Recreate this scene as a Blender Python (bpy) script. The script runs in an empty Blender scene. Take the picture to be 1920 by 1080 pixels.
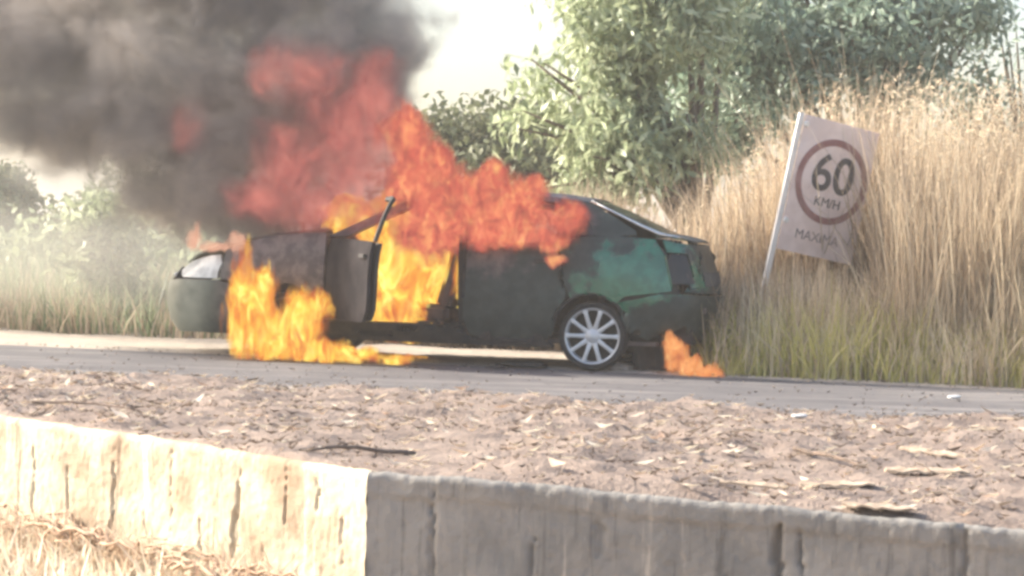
import bpy, bmesh, math, random
import numpy as np
from mathutils import Vector, Matrix, noise as mn

random.seed(7); rng = np.random.default_rng(7)
S = bpy.context.scene
COL = S.collection
rad = math.radians

# ------------------------------------------------------------------ camera, sky, sun, exposure
CAM_H = 1.04; FPX = 4520.0
cam_d = bpy.data.cameras.new('camera'); cam = bpy.data.objects.new('camera', cam_d); COL.objects.link(cam)
cam_d.sensor_width = 36.0; cam_d.lens = 36.0 * FPX / 1920.0
cam_d.clip_start = 0.1; cam_d.clip_end = 5000
CAMR = Matrix.Rotation(math.pi / 2 - math.atan(85 / FPX), 3, 'X') @ Matrix.Rotation(rad(1.7), 3, 'Z')
cam.rotation_euler = CAMR.to_euler(); cam.location = (0, 0, CAM_H)
S.camera = cam

EXPOSURE = 1.3
SUN_EL = rad(30); SUN_AZ = rad(160)          # azimuth measured from +X towards +Y: from the left, a little behind the scene
sun_dir = Vector((math.cos(SUN_AZ) * math.cos(SUN_EL), math.sin(SUN_AZ) * math.cos(SUN_EL), math.sin(SUN_EL)))
W = bpy.data.worlds.new('World'); S.world = W; W.use_nodes = True
wn = W.node_tree; wn.nodes.clear()
sky = wn.nodes.new('ShaderNodeTexSky'); sky.sky_type = 'NISHITA'; sky.sun_disc = False
sky.sun_elevation = SUN_EL; sky.sun_rotation = math.pi / 2 - SUN_AZ
sky.air_density = 1.0; sky.dust_density = 4.0; sky.ozone_density = 0.7
bg = wn.nodes.new('ShaderNodeBackground'); bg.inputs['Strength'].default_value = 0.15
wo = wn.nodes.new('ShaderNodeOutputWorld')
wn.links.new(sky.outputs[0], bg.inputs[0]); wn.links.new(bg.outputs[0], wo.inputs[0])
sun_l = bpy.data.lights.new('sun', 'SUN'); sun_l.energy = 4.6; sun_l.angle = rad(0.53); sun_l.color = (1.0, 0.92, 0.80)
sun = bpy.data.objects.new('sun', sun_l); COL.objects.link(sun)
sun.rotation_euler = sun_dir.to_track_quat('Z', 'Y').to_euler(); sun.location = (-8, 10, 12)

vs = S.view_settings
vs.view_transform = 'Standard'; vs.look = 'None'; vs.exposure = EXPOSURE; vs.gamma = 1.0; vs.use_curve_mapping = False
cy = S.cycles
cy.use_denoising = True
cy.use_adaptive_sampling = True; cy.adaptive_threshold = .03; cy.adaptive_min_samples = 16
cy.max_bounces = 4; cy.diffuse_bounces = 2; cy.glossy_bounces = 2; cy.transmission_bounces = 3
cy.transparent_max_bounces = 16; cy.volume_bounces = 1
cy.volume_step_rate = 1.0; cy.volume_max_steps = 512
cy.filter_width = 3.2                       # the photograph is soft
cy.sample_clamp_indirect = 4.0
try:
    cy.use_fast_gi = False
except Exception:
    pass

# ------------------------------------------------------------------ helpers
def at(px, py, Y):
    """the place at depth Y that the photograph shows at a pixel (used to measure the scene)"""
    d = CAMR @ Vector(((px - 960) / FPX, (540 - py) / FPX, -1.0))
    return Vector((0, 0, CAM_H)) + d * (Y / d.y)

def tag(o, label=None, cat=None, group=None, kind=None):
    if label: o['label'] = label
    if cat: o['category'] = cat
    if group: o['group'] = group
    if kind: o['kind'] = kind
    return o

def empty(name, loc=(0, 0, 0), rz=0.0):
    o = bpy.data.objects.new(name, None); COL.objects.link(o)
    o.location = loc; o.rotation_euler = (0, 0, rz); o.empty_display_size = 0.2
    return o

def link_mesh(name, me, mat, parent=None, smooth=False, angle=None):
    o = bpy.data.objects.new(name, me); COL.objects.link(o)
    if mat: me.materials.append(mat)
    if smooth:
        me.polygons.foreach_set('use_smooth', [True] * len(me.polygons))
        if angle: me.set_sharp_from_angle(angle=angle)
    if parent: o.parent = parent
    return o

def from_bm(name, bm, mat, parent=None, smooth=False, angle=None):
    bmesh.ops.recalc_face_normals(bm, faces=bm.faces)
    me = bpy.data.meshes.new(name); bm.to_mesh(me); bm.free()
    return link_mesh(name, me, mat, parent, smooth, angle)

def from_np(name, co, faces_flat, counts, mat, parent=None, smooth=False, attr=None):
    """co (n,3); faces as flat loop array and per-face counts"""
    me = bpy.data.meshes.new(name)
    me.vertices.add(len(co)); me.vertices.foreach_set('co', np.asarray(co, dtype=np.float32).ravel())
    me.loops.add(len(faces_flat)); me.loops.foreach_set('vertex_index', np.asarray(faces_flat, dtype=np.int32))
    me.polygons.add(len(counts))
    st = np.concatenate(([0], np.cumsum(counts)[:-1])).astype(np.int32)
    me.polygons.foreach_set('loop_start', st)
    me.update(calc_edges=True)
    if attr is not None:
        for k, v in attr.items():
            a = me.attributes.new(k, 'FLOAT', 'POINT'); a.data.foreach_set('value', np.asarray(v, dtype=np.float32))
    return link_mesh(name, me, mat, parent, smooth)

def box_bm(bm, c, s, rot=None):
    r = bmesh.ops.create_cube(bm, size=1.0)
    m = Matrix.Translation(c) @ (rot.to_4x4() if rot else Matrix.Identity(4)) @ Matrix.Diagonal((s[0], s[1], s[2], 1))
    bmesh.ops.transform(bm, matrix=m, verts=r['verts']); return r['verts']

def tube_bm(bm, pts, radii, seg=8, cap=True):
    rings = []
    n = len(pts)
    for i, p in enumerate(pts):
        p = Vector(p)
        t = (Vector(pts[min(i + 1, n - 1)]) - Vector(pts[max(i - 1, 0)])).normalized()
        a = t.orthogonal().normalized() if i == 0 else (rings_a - t * rings_a.dot(t)).normalized()
        rings_a = a
        b = t.cross(a)
        r = radii[i] if hasattr(radii, '__len__') else radii
        rings.append([bm.verts.new(p + (a * math.cos(2 * math.pi * k / seg) + b * math.sin(2 * math.pi * k / seg)) * r) for k in range(seg)])
    for i in range(n - 1):
        for k in range(seg):
            bm.faces.new((rings[i][k], rings[i][(k + 1) % seg], rings[i + 1][(k + 1) % seg], rings[i + 1][k]))
    if cap:
        bm.faces.new(rings[0][::-1]); bm.faces.new(rings[-1])

def thicken(bm, t):
    """give an open sheet a back and a rim"""
    bm.normal_update(); bm.verts.ensure_lookup_table()
    fs = bm.faces[:]; be = [e for e in bm.edges if len(e.link_faces) == 1]
    mp = {v: bm.verts.new(v.co - v.normal * t) for v in bm.verts[:]}
    rim = []
    for e in be:
        l = e.link_loops[0]; a, b = l.vert, l.link_loop_next.vert; rim.append((b, a, mp[a], mp[b]))
    for f in fs: bm.faces.new([mp[v] for v in reversed(f.verts[:])])
    for q in rim:
        try: bm.faces.new(q)
        except ValueError: pass

def lathe_bm(bm, prof, seg=32, closed=True):
    """profile of (radius, y) turned round the Y axis"""
    rows = []
    for r, y in prof:
        rows.append([bm.verts.new((r * math.cos(2 * math.pi * k / seg), y, r * math.sin(2 * math.pi * k / seg))) for k in range(seg)])
    m = len(rows)
    for i in range(m if closed else m - 1):
        a, b = rows[i], rows[(i + 1) % m]
        for k in range(seg):
            bm.faces.new((a[k], a[(k + 1) % seg], b[(k + 1) % seg], b[k]))

def interp(x, tab):
    if x <= tab[0][0]: return tab[0][1]
    for (a, va), (b, vb) in zip(tab, tab[1:]):
        if x <= b: return va + (vb - va) * (x - a) / (b - a)
    return tab[-1][1]

# ------------------------------------------------------------------ node helpers
class NT:
    def __init__(s, name):
        s.mat = bpy.data.materials.new(name); s.mat.use_nodes = True
        s.t = s.mat.node_tree; s.t.nodes.clear()
        s.out = s.t.nodes.new('ShaderNodeOutputMaterial')
    def n(s, typ, **kw):
        nd = s.t.nodes.new(typ)
        for k, v in kw.items():
            if hasattr(nd, k): setattr(nd, k, v)
        return nd
    def set(s, sock, v):
        if isinstance(v, bpy.types.NodeSocket): s.t.links.new(v, sock)
        elif v is not None:
            if hasattr(sock.default_value, '__len__') and not hasattr(v, '__len__'): v = (v, v, v)
            if hasattr(sock.default_value, '__len__') and len(sock.default_value) == 4 and len(v) == 3: v = (*v, 1)
            sock.default_value = v
    def m(s, op, a, b=None, c=None, clamp=False):
        nd = s.n('ShaderNodeMath', operation=op); nd.use_clamp = clamp
        s.set(nd.inputs[0], a); s.set(nd.inputs[1], b); s.set(nd.inputs[2], c); return nd.outputs[0]
    def v(s, op, a, b=None, scale=None):
        nd = s.n('ShaderNodeVectorMath', operation=op)
        s.set(nd.inputs[0], a); s.set(nd.inputs[1], b)
        if scale is not None: s.set(nd.inputs['Scale'], scale)
        return nd.outputs['Value'] if op in ('LENGTH', 'DISTANCE', 'DOT_PRODUCT') else nd.outputs[0]
    def noise(s, vec, scale, detail=3, rough=.55, dist=0.0, color=False):
        nd = s.n('ShaderNodeTexNoise'); s.set(nd.inputs['Vector'], vec)
        nd.inputs['Scale'].default_value = scale; nd.inputs['Detail'].default_value = detail
        nd.inputs['Roughness'].default_value = rough; nd.inputs['Distortion'].default_value = dist
        return nd.outputs[1] if color else nd.outputs[0]
    def ramp(s, f, stops, interp='LINEAR'):
        nd = s.n('ShaderNodeValToRGB'); s.set(nd.inputs[0], f); e = nd.color_ramp; e.interpolation = interp
        while len(e.elements) < len(stops): e.elements.new(0.5)
        for el, (p, c) in zip(e.elements, stops):
            el.position = p; el.color = (*c, 1) if hasattr(c, '__len__') else (c, c, c, 1)
        return nd.outputs[0]
    def mix(s, f, a, b):
        nd = s.n('ShaderNodeMix', data_type='RGBA'); s.set(nd.inputs[0], f); s.set(nd.inputs[6], a); s.set(nd.inputs[7], b); return nd.outputs[2]
    def mr(s, v, a, b, c=0.0, d=1.0, smooth=True):
        nd = s.n('ShaderNodeMapRange'); nd.interpolation_type = 'SMOOTHSTEP' if smooth else 'LINEAR'; nd.clamp = True
        s.set(nd.inputs[0], v)
        for i, q in zip((1, 2, 3, 4), (a, b, c, d)): s.set(nd.inputs[i], q)
        return nd.outputs[0]
    def coord(s, which='Object'):
        return s.n('ShaderNodeTexCoord').outputs[which]
    def attr(s, name):
        return s.n('ShaderNodeAttribute', attribute_name=name).outputs['Fac']
    def bsdf(s, color, rough=.8, metal=0.0, spec=.3, bump=None, bstr=.3, bdist=.02, **kw):
        nd = s.n('ShaderNodeBsdfPrincipled')
        s.set(nd.inputs['Base Color'], color); s.set(nd.inputs['Roughness'], rough); s.set(nd.inputs['Metallic'], metal)
        s.set(nd.inputs['Specular IOR Level'], spec)
        for k, v in kw.items(): s.set(nd.inputs[k.replace('_', ' ')], v)
        if bump is not None:
            b = s.n('ShaderNodeBump'); b.inputs['Strength'].default_value = bstr; b.inputs['Distance'].default_value = bdist
            s.set(b.inputs['Height'], bump); s.t.links.new(b.outputs[0], nd.inputs['Normal'])
        return nd.outputs[0]
    def surf(s, sh):
        s.t.links.new(sh, s.out.inputs['Surface']); return s.mat
    def vol(s, sh):
        s.t.links.new(sh, s.out.inputs['Volume']); return s.mat

def mat_simple(name, col, col2=None, scale=8, rough=.8, metal=0, spec=.3, bstr=0.0, bscale=40):
    t = NT(name); c = t.coord()
    col2 = col2 or tuple(x * .7 for x in col)
    f = t.mr(t.noise(c, scale, 4, .6), .35, .65)
    b = t.noise(c, bscale, 3) if bstr else None
    return t.surf(t.bsdf(t.mix(f, col, col2), rough, metal, spec, b, bstr))

def mat_leaf(name, cols, trans=.35, rough=.55):
    """cols: three tints picked by the per-leaf attribute 'tint'"""
    t = NT(name); a = t.attr('tint')
    c = t.ramp(a, [(0.0, cols[0]), (0.5, cols[1]), (1.0, cols[2])])
    b = t.bsdf(c, rough, 0, .35)
    tr = t.n('ShaderNodeBsdfTranslucent'); t.set(tr.inputs[0], c)
    mx = t.n('ShaderNodeMixShader'); mx.inputs[0].default_value = trans
    t.t.links.new(b, mx.inputs[1]); t.t.links.new(tr.outputs[0], mx.inputs[2])
    return t.surf(mx.outputs[0])

# ------------------------------------------------------------------ setting: ground, road, verge
def asphalt():
    t = NT('asphalt'); c = t.coord()
    f = t.noise(c, 1.3, 4, .6); g = t.noise(c, 90, 3, .7); st = t.noise(t.v('MULTIPLY', c, (0.35, 3.0, 1)), 1.2, 4, .6)
    col = t.mix(t.mr(f, .3, .7), (.090, .086, .090), (.135, .127, .128))
    col = t.mix(t.mr(st, .48, .66, 0, .8), col, (.215, .20, .19))
    col = t.mix(t.mr(g, .55, .8, 0, .5), col, (.26, .25, .24))
    vo = t.n('ShaderNodeTexVoronoi', feature='DISTANCE_TO_EDGE'); t.set(vo.inputs['Vector'], t.v('ADD', c, t.v('SCALE', t.noise(c, 3, 3, color=True), scale=.5))); vo.inputs['Scale'].default_value = .9
    col = t.mix(t.m('MULTIPLY', t.mr(vo.outputs['Distance'], .012, .0), t.mr(f, .45, .6)), col, (.05, .048, .05))
    oil = t.noise(t.v('MULTIPLY', c, (.8, 1.6, 1)), 1.0, 3, .6); col = t.mix(t.mr(oil, .56, .72, 0, .6), col, (.075, .072, .075))
    return t.surf(t.bsdf(col, .85, 0, .25, g, .35, .01))
def dirt(name, a, b, c3, sc=1.0):
    t = NT(name); c = t.coord()
    f = t.noise(c, 1.7 * sc, 5, .6); g = t.noise(c, 24 * sc, 4, .65); h = t.noise(c, 7 * sc, 4, .6)
    col = t.mix(t.mr(f, .32, .68), a, b); col = t.mix(t.mr(g, .5, .75, 0, .65), col, c3)
    col = t.mix(t.mr(h, .55, .72, 0, .5), col, tuple(x * .6 for x in a))
    return t.surf(t.bsdf(col, .95, 0, .15, t.m('ADD', g, t.m('MULTIPLY', h, 1.5)), .6, .03))
M_ASPH = asphalt()
M_SHOULDER = dirt('pale_dirt', (.46, .40, .33), (.38, .33, .28), (.54, .48, .41))
M_VERGE = dirt('brown_earth', (.19, .148, .125), (.275, .22, .185), (.37, .305, .258), 1.6)
M_FIELD = dirt('dry_field', (.33, .27, .18), (.25, .22, .13), (.40, .33, .22), .4)
M_LOWER = dirt('lower_earth', (.36, .27, .20), (.28, .20, .15), (.45, .36, .28))

def far_edge(x):  return 20.17 - .29 * x           # far edge of the asphalt
def near_edge(x):                                   # near edge, where the earth verge laps on
    return 16.15 - .33 * x + .10 * x * math.sin(.25 * x) if abs(x) < 6 else 16.15 - .33 * x
WALL = [(-30.0, 24.5), (-6.0, 16.3), (-4.3, 14.85), (-2.76, 13.10), (-1.92, 12.18), (-1.04, 11.10), (-.6095, 10.599),
        (.795, 10.20), (2.0, 9.83), (3.2, 9.46), (6.0, 8.6), (30.0, 1.2)]
def wall_y(x): return interp(x, WALL)

def grid_sheet(name, x0, x1, nx, yfun0, yfun1, ny, zfun, mat):
    xs = np.linspace(x0, x1, nx); co = np.zeros((nx * ny, 3)); k = 0
    for x in xs:
        a, b = yfun0(x), yfun1(x)
        for j in range(ny):
            y = a + (b - a) * j / (ny - 1); co[k] = (x, y, zfun(x, y, j / (ny - 1))); k += 1
    i, j = np.meshgrid(np.arange(nx - 1), np.arange(ny - 1), indexing='ij')
    q = (i * ny + j).ravel(); f = np.stack([q, q + ny, q + ny + 1, q + 1], 1)
    o = from_np(name, co, f.ravel(), np.full(len(f), 4), mat, smooth=True); o['kind'] = 'structure'; return o

def fbm(x, y, s, o=4, z=0.0): return mn.fractal((x * s, y * s, z), 1.0, 2.0, o)

# the lower yard in front of the wall runs under everything to the horizon
grid_sheet('lower_ground', -700, 700, 40, lambda x: -60, lambda x: 1100, 40, lambda x, y, t: -.78, M_LOWER)
grid_sheet('field', -400, 400, 81, lambda x: wall_y(x) + 1.0 if abs(x) < 25 else 25, lambda x: 900, 60,
           lambda x, y, t: -.03, M_FIELD)
grid_sheet('road', -60, 60, 60, lambda x: near_edge(x) - 1.6, far_edge, 14, lambda x, y, t: -.004 + .016 * math.sin(math.pi * t), M_ASPH)
grid_sheet('dirt_shoulder', -20, 20, 260, lambda x: far_edge(x) - .10 + .10 * fbm(x, 3, 1.3), lambda x: far_edge(x) + 3.2, 40,
           lambda x, y, t: .012 + .02 * fbm(x, y, 1.5) * min(1, t * 6) - .03 * max(0, 1 - t * 30), M_SHOULDER)
def verge_z(x, y, t):
    e = min(1.0, (1 - t) * 14)                         # runs out to nothing on the asphalt
    k = min(1.0, t * 25)
    z = .02 + .055 * fbm(x, y, 1.1) + .024 * fbm(x, y, 3.3, 4, 5) + .011 * fbm(x, y * 1.8, 9, 4, 9) + .026 * max(0, fbm(x * .7, y * 2.4, 3.2, 3, 2))
    drop = .075 * max(0.0, math.hypot(x + .61, y - 10.6) - .4) / 2.3 * max(0, 1 - t * 4) if x > -.6 else 0.0
    z = max(z, .010) if t < .9 else z
    return (z * k + .03 * (1 - k) - .06 * max(0, 1 - t * 60)) * e - .02 * (1 - e) - drop
grid_sheet('earth_verge', -7.5, 6.0, 460, lambda x: wall_y(x) + .035, lambda x: near_edge(x) + .22 * fbm(x, 1, .9) + .08 * fbm(x, 1, 5), 150, verge_z, M_VERGE)

# ------------------------------------------------------------------ concrete retaining wall
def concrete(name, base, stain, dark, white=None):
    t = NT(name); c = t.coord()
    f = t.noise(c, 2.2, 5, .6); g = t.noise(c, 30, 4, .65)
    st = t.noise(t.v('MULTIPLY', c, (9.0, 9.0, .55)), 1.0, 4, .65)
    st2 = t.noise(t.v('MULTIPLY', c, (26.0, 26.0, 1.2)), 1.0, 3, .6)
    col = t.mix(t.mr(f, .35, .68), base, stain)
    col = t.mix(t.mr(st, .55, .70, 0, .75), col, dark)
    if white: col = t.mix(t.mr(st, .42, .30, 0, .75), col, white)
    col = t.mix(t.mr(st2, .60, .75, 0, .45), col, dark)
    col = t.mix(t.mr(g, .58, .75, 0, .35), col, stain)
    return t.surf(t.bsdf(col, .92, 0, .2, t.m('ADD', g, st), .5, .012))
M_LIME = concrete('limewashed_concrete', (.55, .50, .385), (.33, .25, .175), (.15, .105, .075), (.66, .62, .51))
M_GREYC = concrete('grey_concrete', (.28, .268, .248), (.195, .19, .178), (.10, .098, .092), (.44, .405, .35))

def wall_piece(name, pts, zt, zb, mat, seed, cracks, parent, ledge=0.0, thick=.22):
    """rough cast face with grooves and cracks, a broken upper edge and a top"""
    segs = [(Vector(a), Vector(b)) for a, b in zip(pts, pts[1:])]
    L = [0]
    for a, b in segs: L.append(L[-1] + (b - a).length)
    n = max(4, int(L[-1] / .014)); nz = 56
    co = []; fc = []
    for i in range(n + 1):
        s = L[-1] * i / n
        k = min(len(segs) - 1, max(0, next((q for q in range(len(segs)) if s <= L[q + 1]), len(segs) - 1)))
        a, b = segs[k]; u = (s - L[k]) / (L[k + 1] - L[k]); p = a.lerp(b, u); d = (b - a).normalized(); nrm = Vector((d.y, -d.x))
        top = zt(s) + .012 * mn.fractal((s * 3, seed, 0), 1, 2, 4) + .005 * mn.fractal((s * 22, seed, 4), 1, 2, 3)
        for j in range(nz + 3):
            if j <= nz:
                z = zb + (top - zb) * j / nz; t = j / nz
                off = .012 * mn.fractal((s * 3, z * 3, seed), 1, 2, 4) + .0025 * mn.fractal((s * 14, z * 1.6, seed + 3), 1, 2, 3) + .006 * mn.fractal((s * 40, z * 30, seed + 5), 1, 2, 2)
                for (cs, z0, z1, wd, dp) in cracks:
                    ce = cs + .025 * mn.noise((z * 7, cs * 3, seed)) + .012 * mn.noise((z * 25, cs, 2))
                    if z0 < z < z1:
                        w = wd * (.35 + .65 * math.sin(math.pi * (z - z0) / (z1 - z0)))
                        q = abs(s - ce) / w
                        if q < 1: off -= dp * (1 - q * q)
                if ledge and t > .86: off += ledge * min(1, (t - .86) / .03) * (.6 + .4 * mn.noise((s * 6, 1, seed)))
                if t > .965: off -= .022 * ((t - .965) / .035) ** 2
                q = p + nrm * off
            else:
                z = top - .006 - (.03 if j == nz + 2 else 0); q = p - nrm * (thick if j == nz + 2 else .05)
            co.append((q.x, q.y, z))
    r = nz + 3
    for i in range(n):
        for j in range(r - 1):
            fc.append((i * r + j, (i + 1) * r + j, (i + 1) * r + j + 1, i * r + j + 1))
    fc = np.array(fc)
    return from_np(name, np.array(co), fc.ravel(), np.full(len(fc), 4), mat, parent, smooth=True)

wall_t = empty('retaining_wall', (-.61, 10.6, -.75))
tag(wall_t, 'rough concrete retaining wall, limewashed on one face and bare grey beyond the corner', 'wall')
LW = [Vector(p) for p in WALL[2:7]]; RW = [Vector(p) for p in WALL[6:11]]
Ls = sum((b - a).length for a, b in zip(LW, LW[1:]))
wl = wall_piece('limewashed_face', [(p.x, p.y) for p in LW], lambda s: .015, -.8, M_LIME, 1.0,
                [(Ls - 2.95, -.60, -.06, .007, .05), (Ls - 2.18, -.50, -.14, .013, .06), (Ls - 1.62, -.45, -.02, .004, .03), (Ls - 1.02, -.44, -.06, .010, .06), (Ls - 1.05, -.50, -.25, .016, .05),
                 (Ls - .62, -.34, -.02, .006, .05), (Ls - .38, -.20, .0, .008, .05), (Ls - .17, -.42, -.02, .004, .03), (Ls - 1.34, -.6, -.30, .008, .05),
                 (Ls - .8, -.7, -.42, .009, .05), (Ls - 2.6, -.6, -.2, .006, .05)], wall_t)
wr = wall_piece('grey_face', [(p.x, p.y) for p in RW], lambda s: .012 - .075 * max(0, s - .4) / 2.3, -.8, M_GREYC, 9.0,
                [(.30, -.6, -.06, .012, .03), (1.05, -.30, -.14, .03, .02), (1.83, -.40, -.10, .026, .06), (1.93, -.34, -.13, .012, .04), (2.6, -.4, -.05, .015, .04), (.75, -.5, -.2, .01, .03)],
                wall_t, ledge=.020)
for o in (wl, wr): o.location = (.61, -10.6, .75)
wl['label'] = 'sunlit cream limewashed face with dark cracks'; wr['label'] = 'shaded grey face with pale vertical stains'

# ------------------------------------------------------------------ blades, chips and leaves
def blades(name, base, h, lean, width, bend, tint, mat, parent=None, seg=3, az=None, up=None):
    """n curved tapering blades; base (n,3)"""
    n = len(base)
    az = rng.uniform(0, 2 * np.pi, n) if az is None else az
    fz = rng.uniform(0, 2 * np.pi, n)
    d = np.stack([np.cos(az), np.sin(az), np.zeros(n)], 1); wv = np.stack([np.cos(fz), np.sin(fz), np.zeros(n)], 1)
    rows = []
    for k in range(seg + 1):
        t = k / seg
        c = base + d * (h * (lean * t + bend * t * t))[:, None]
        c[:, 2] += h * (t - .32 * bend * t * t)
        w = width * (1 - t) ** .7 if k < seg else width * .05
        rows.append(c - wv * w[:, None]); rows.append(c + wv * w[:, None])
    co = np.stack(rows, 1).reshape(-1, 3); r = 2 * (seg + 1)
    b = (np.arange(n) * r)[:, None]
    fs = np.concatenate([b + np.array([[2 * k, 2 * k + 1, 2 * k + 3, 2 * k + 2]]) for k in range(seg)], 1).reshape(-1, 4)
    return from_np(name, co, fs.ravel(), np.full(len(fs), 4), mat, parent, attr={'tint': np.repeat(tint, r)})

def leaves_mesh(name, ctr, nrm_bias, length, width, tint, mat, parent=None, droop=.3):
    """folded leaf shapes, two triangles each side of a mid rib"""
    n = len(ctr)
    d = rng.normal(size=(n, 3)); d[:, 2] -= droop; d /= np.linalg.norm(d, axis=1)[:, None]
    u = rng.normal(size=(n, 3)) + nrm_bias; s = np.cross(d, u); s /= np.linalg.norm(s, axis=1)[:, None] + 1e-9
    nn = np.cross(s, d)
    l = length[:, None]; w = width[:, None]
    p0 = ctr; p2 = ctr + d * l; mid = ctr + d * l * .45
    p1 = mid + s * w + nn * w * .35; p3 = mid - s * w + nn * w * .35
    co = np.stack([p0, p1, p2, p3], 1).reshape(-1, 3)
    b = (np.arange(n) * 4)[:, None]; fs = np.concatenate([b + np.array([[0, 1, 2]]), b + np.array([[0, 2, 3]])], 1).reshape(-1, 3)
    return from_np(name, co, fs.ravel(), np.full(len(fs), 3), mat, parent, attr={'tint': np.repeat(tint, 4)})

M_DRY = mat_leaf('dry_grass_blade', [(.38, .28, .19), (.63, .51, .36), (.80, .71, .53)], .40, .7)
M_DRYB = mat_leaf('brown_dry_grass', [(.23, .175, .125), (.44, .345, .25), (.64, .54, .41)], .38, .7)
M_WEED = mat_leaf('yellow_green_weed', [(.40, .40, .12), (.62, .58, .22), (.78, .72, .36)], .55, .6)
M_LITTER = mat_leaf('dry_leaf_litter', [(.11, .08, .065), (.30, .235, .185), (.60, .51, .42)], .1, .8)
M_STRAW = mat_leaf('bleached_straw', [(.52, .36, .26), (.74, .62, .47), (.82, .76, .63)], .25, .8)
M_ROOT = mat_simple('root_brown', (.48, .35, .25), (.33, .22, .155), 12, .9)
M_LEAF1 = mat_leaf('grey_green_leaf', [(.16, .20, .12), (.34, .40, .24), (.62, .68, .48)], .45, .35)
M_LEAF2 = mat_leaf('blue_green_leaf', [(.10, .15, .12), (.21, .29, .22), (.44, .53, .42)], .42, .35)
M_LEAF3 = mat_leaf('olive_leaf', [(.09, .105, .05), (.15, .17, .09), (.24, .25, .14)], .3, .6)
M_BARK = mat_simple('bark', (.20, .16, .12), (.10, .08, .06), 14, .95, bstr=.6, bscale=30)

# litter on the verge
def litter_pts(n, x0, x1, bias=1.0):
    x = rng.uniform(x0, x1, n); t = rng.uniform(0, 1, n) ** bias
    y = np.array([wall_y(a) + .03 + (near_edge(a) - wall_y(a) + .15 * fbm(a, 1, .9)) * b * .985 for a, b in zip(x, t)])
    z = np.array([verge_z(a, b, (b - wall_y(a)) / (near_edge(a) - wall_y(a))) for a, b in zip(x, y)])
    return np.stack([x, y, z], 1)
def chips(name, pts, size, mat, flat=.25):
    n = len(pts)
    az = rng.normal(0, .55, n) + (rng.random(n) < .5) * np.pi
    d = np.stack([np.cos(az), np.sin(az), rng.normal(0, flat, n)], 1); s = np.stack([-np.sin(az), np.cos(az), rng.normal(0, flat * 1.4, n)], 1)
    l = size * rng.uniform(.6, 1.6, n); w = l * rng.uniform(.12, .38, n)
    up = np.array([0, 0, 1.0]); p = pts + up * (.012 + size * .12)[:, None]
    cup = (l * rng.uniform(.05, .45, n))[:, None] * up
    co = np.stack([p - d * l[:, None] + cup, p - s * w[:, None] - d * l[:, None] * .2, p + d * l[:, None] + cup * .5, p + s * w[:, None] + d * l[:, None] * .15, p - up * .01], 1).reshape(-1, 3)
    b = (np.arange(n) * 5)[:, None]; fs = np.concatenate([b + np.array([[i, (i + 1) % 4, 4]]) for i in range(4)], 1).reshape(-1, 3)
    tint = np.clip(rng.normal(.58, .34, n), 0, 1)
    o = from_np(name, co, fs.ravel(), np.full(len(fs), 3), mat, attr={'tint': np.repeat(tint, 5)}); return o
pts = litter_pts(11000, -7.0, 5.5); keep = np.array([mn.noise((a * 1.6, b * 2.6, 4.0)) > -.12 + .5 * (random.random() - .5) for a, b, c in pts]); pts = pts[keep]; sz = rng.gamma(1.1, .0095, len(pts)) + .004
tag(chips('leaf_litter', pts, sz, M_LITTER), 'dry brown leaves and husks scattered over the earth verge', 'leaf litter', kind='stuff')
pts = litter_pts(1000, -5.0, 4.5)
tag(chips('husk_litter', pts, np.full(len(pts), .028) * rng.uniform(.5, 1.6, len(pts)), M_STRAW, .18), 'pale larger husks lying among the leaf litter', 'husks', kind='stuff')
rx = rng.uniform(-6, 6, 900); rt = rng.uniform(0, 1, 900); rt = np.where(rng.random(900) < .6, rt ** 3, 1 - rt ** 4)
rp = np.stack([rx, np.array([near_edge(a) + (far_edge(a) - near_edge(a)) * b for a, b in zip(rx, rt)]), np.full(900, .004)], 1)
tag(chips('road_grit', rp, rng.gamma(1.2, .006, 900) + .004, M_LITTER, .12), 'grit and leaf scraps scattered over the asphalt', 'grit', kind='stuff')
# fallen sticks and bark slabs on the verge that one can pick out
def ground_at(px, py):
    d = CAMR @ Vector(((px - 960) / FPX, (540 - py) / FPX, -1.0)); p = Vector((0, 0, CAM_H)) + d * ((.03 - CAM_H) / d.z)
    t = (p.y - wall_y(p.x)) / (near_edge(p.x) - wall_y(p.x)); p.z = verge_z(p.x, p.y, min(1, max(0, t))); return p
def stick(a, b, r, mat, label, hump=.03, name='fallen_stick', cat='stick'):
    p, q = ground_at(*a), ground_at(*b); bm = bmesh.new(); m = 9
    P = []
    for i in range(m):
        t = i / (m - 1); v = p.lerp(q, t); v.z += r * .7 + hump * math.sin(t * 3.1) ** 2 * .5 + .012 * mn.noise((t * 5, p.x, 0)); v.y += .03 * mn.noise((t * 4, p.x * 3, 7)); P.append(v - p)
    tube_bm(bm, P, [r * (1 - .5 * i / (m - 1)) for i in range(m)], 7)
    o = from_bm(name, bm, mat, smooth=True, angle=.9); o.location = p; tag(o, label, cat); return o
M_STICK = mat_simple('grey_stick', (.20, .15, .12), (.11, .085, .07), 20, .95)
M_STICKP = mat_simple('pale_stick', (.52, .42, .32), (.34, .26, .19), 20, .9)
stick((778, 843), (560, 846), .013, M_STICK, 'long thin dark stick lying near the wall corner')
stick((60, 755), (250, 770), .010, M_STICK, 'dark twig on the verge above the limewashed wall face')
stick((1490, 850), (1620, 872), .014, M_STICK, 'curved dark stick beside the bark slabs')

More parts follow.
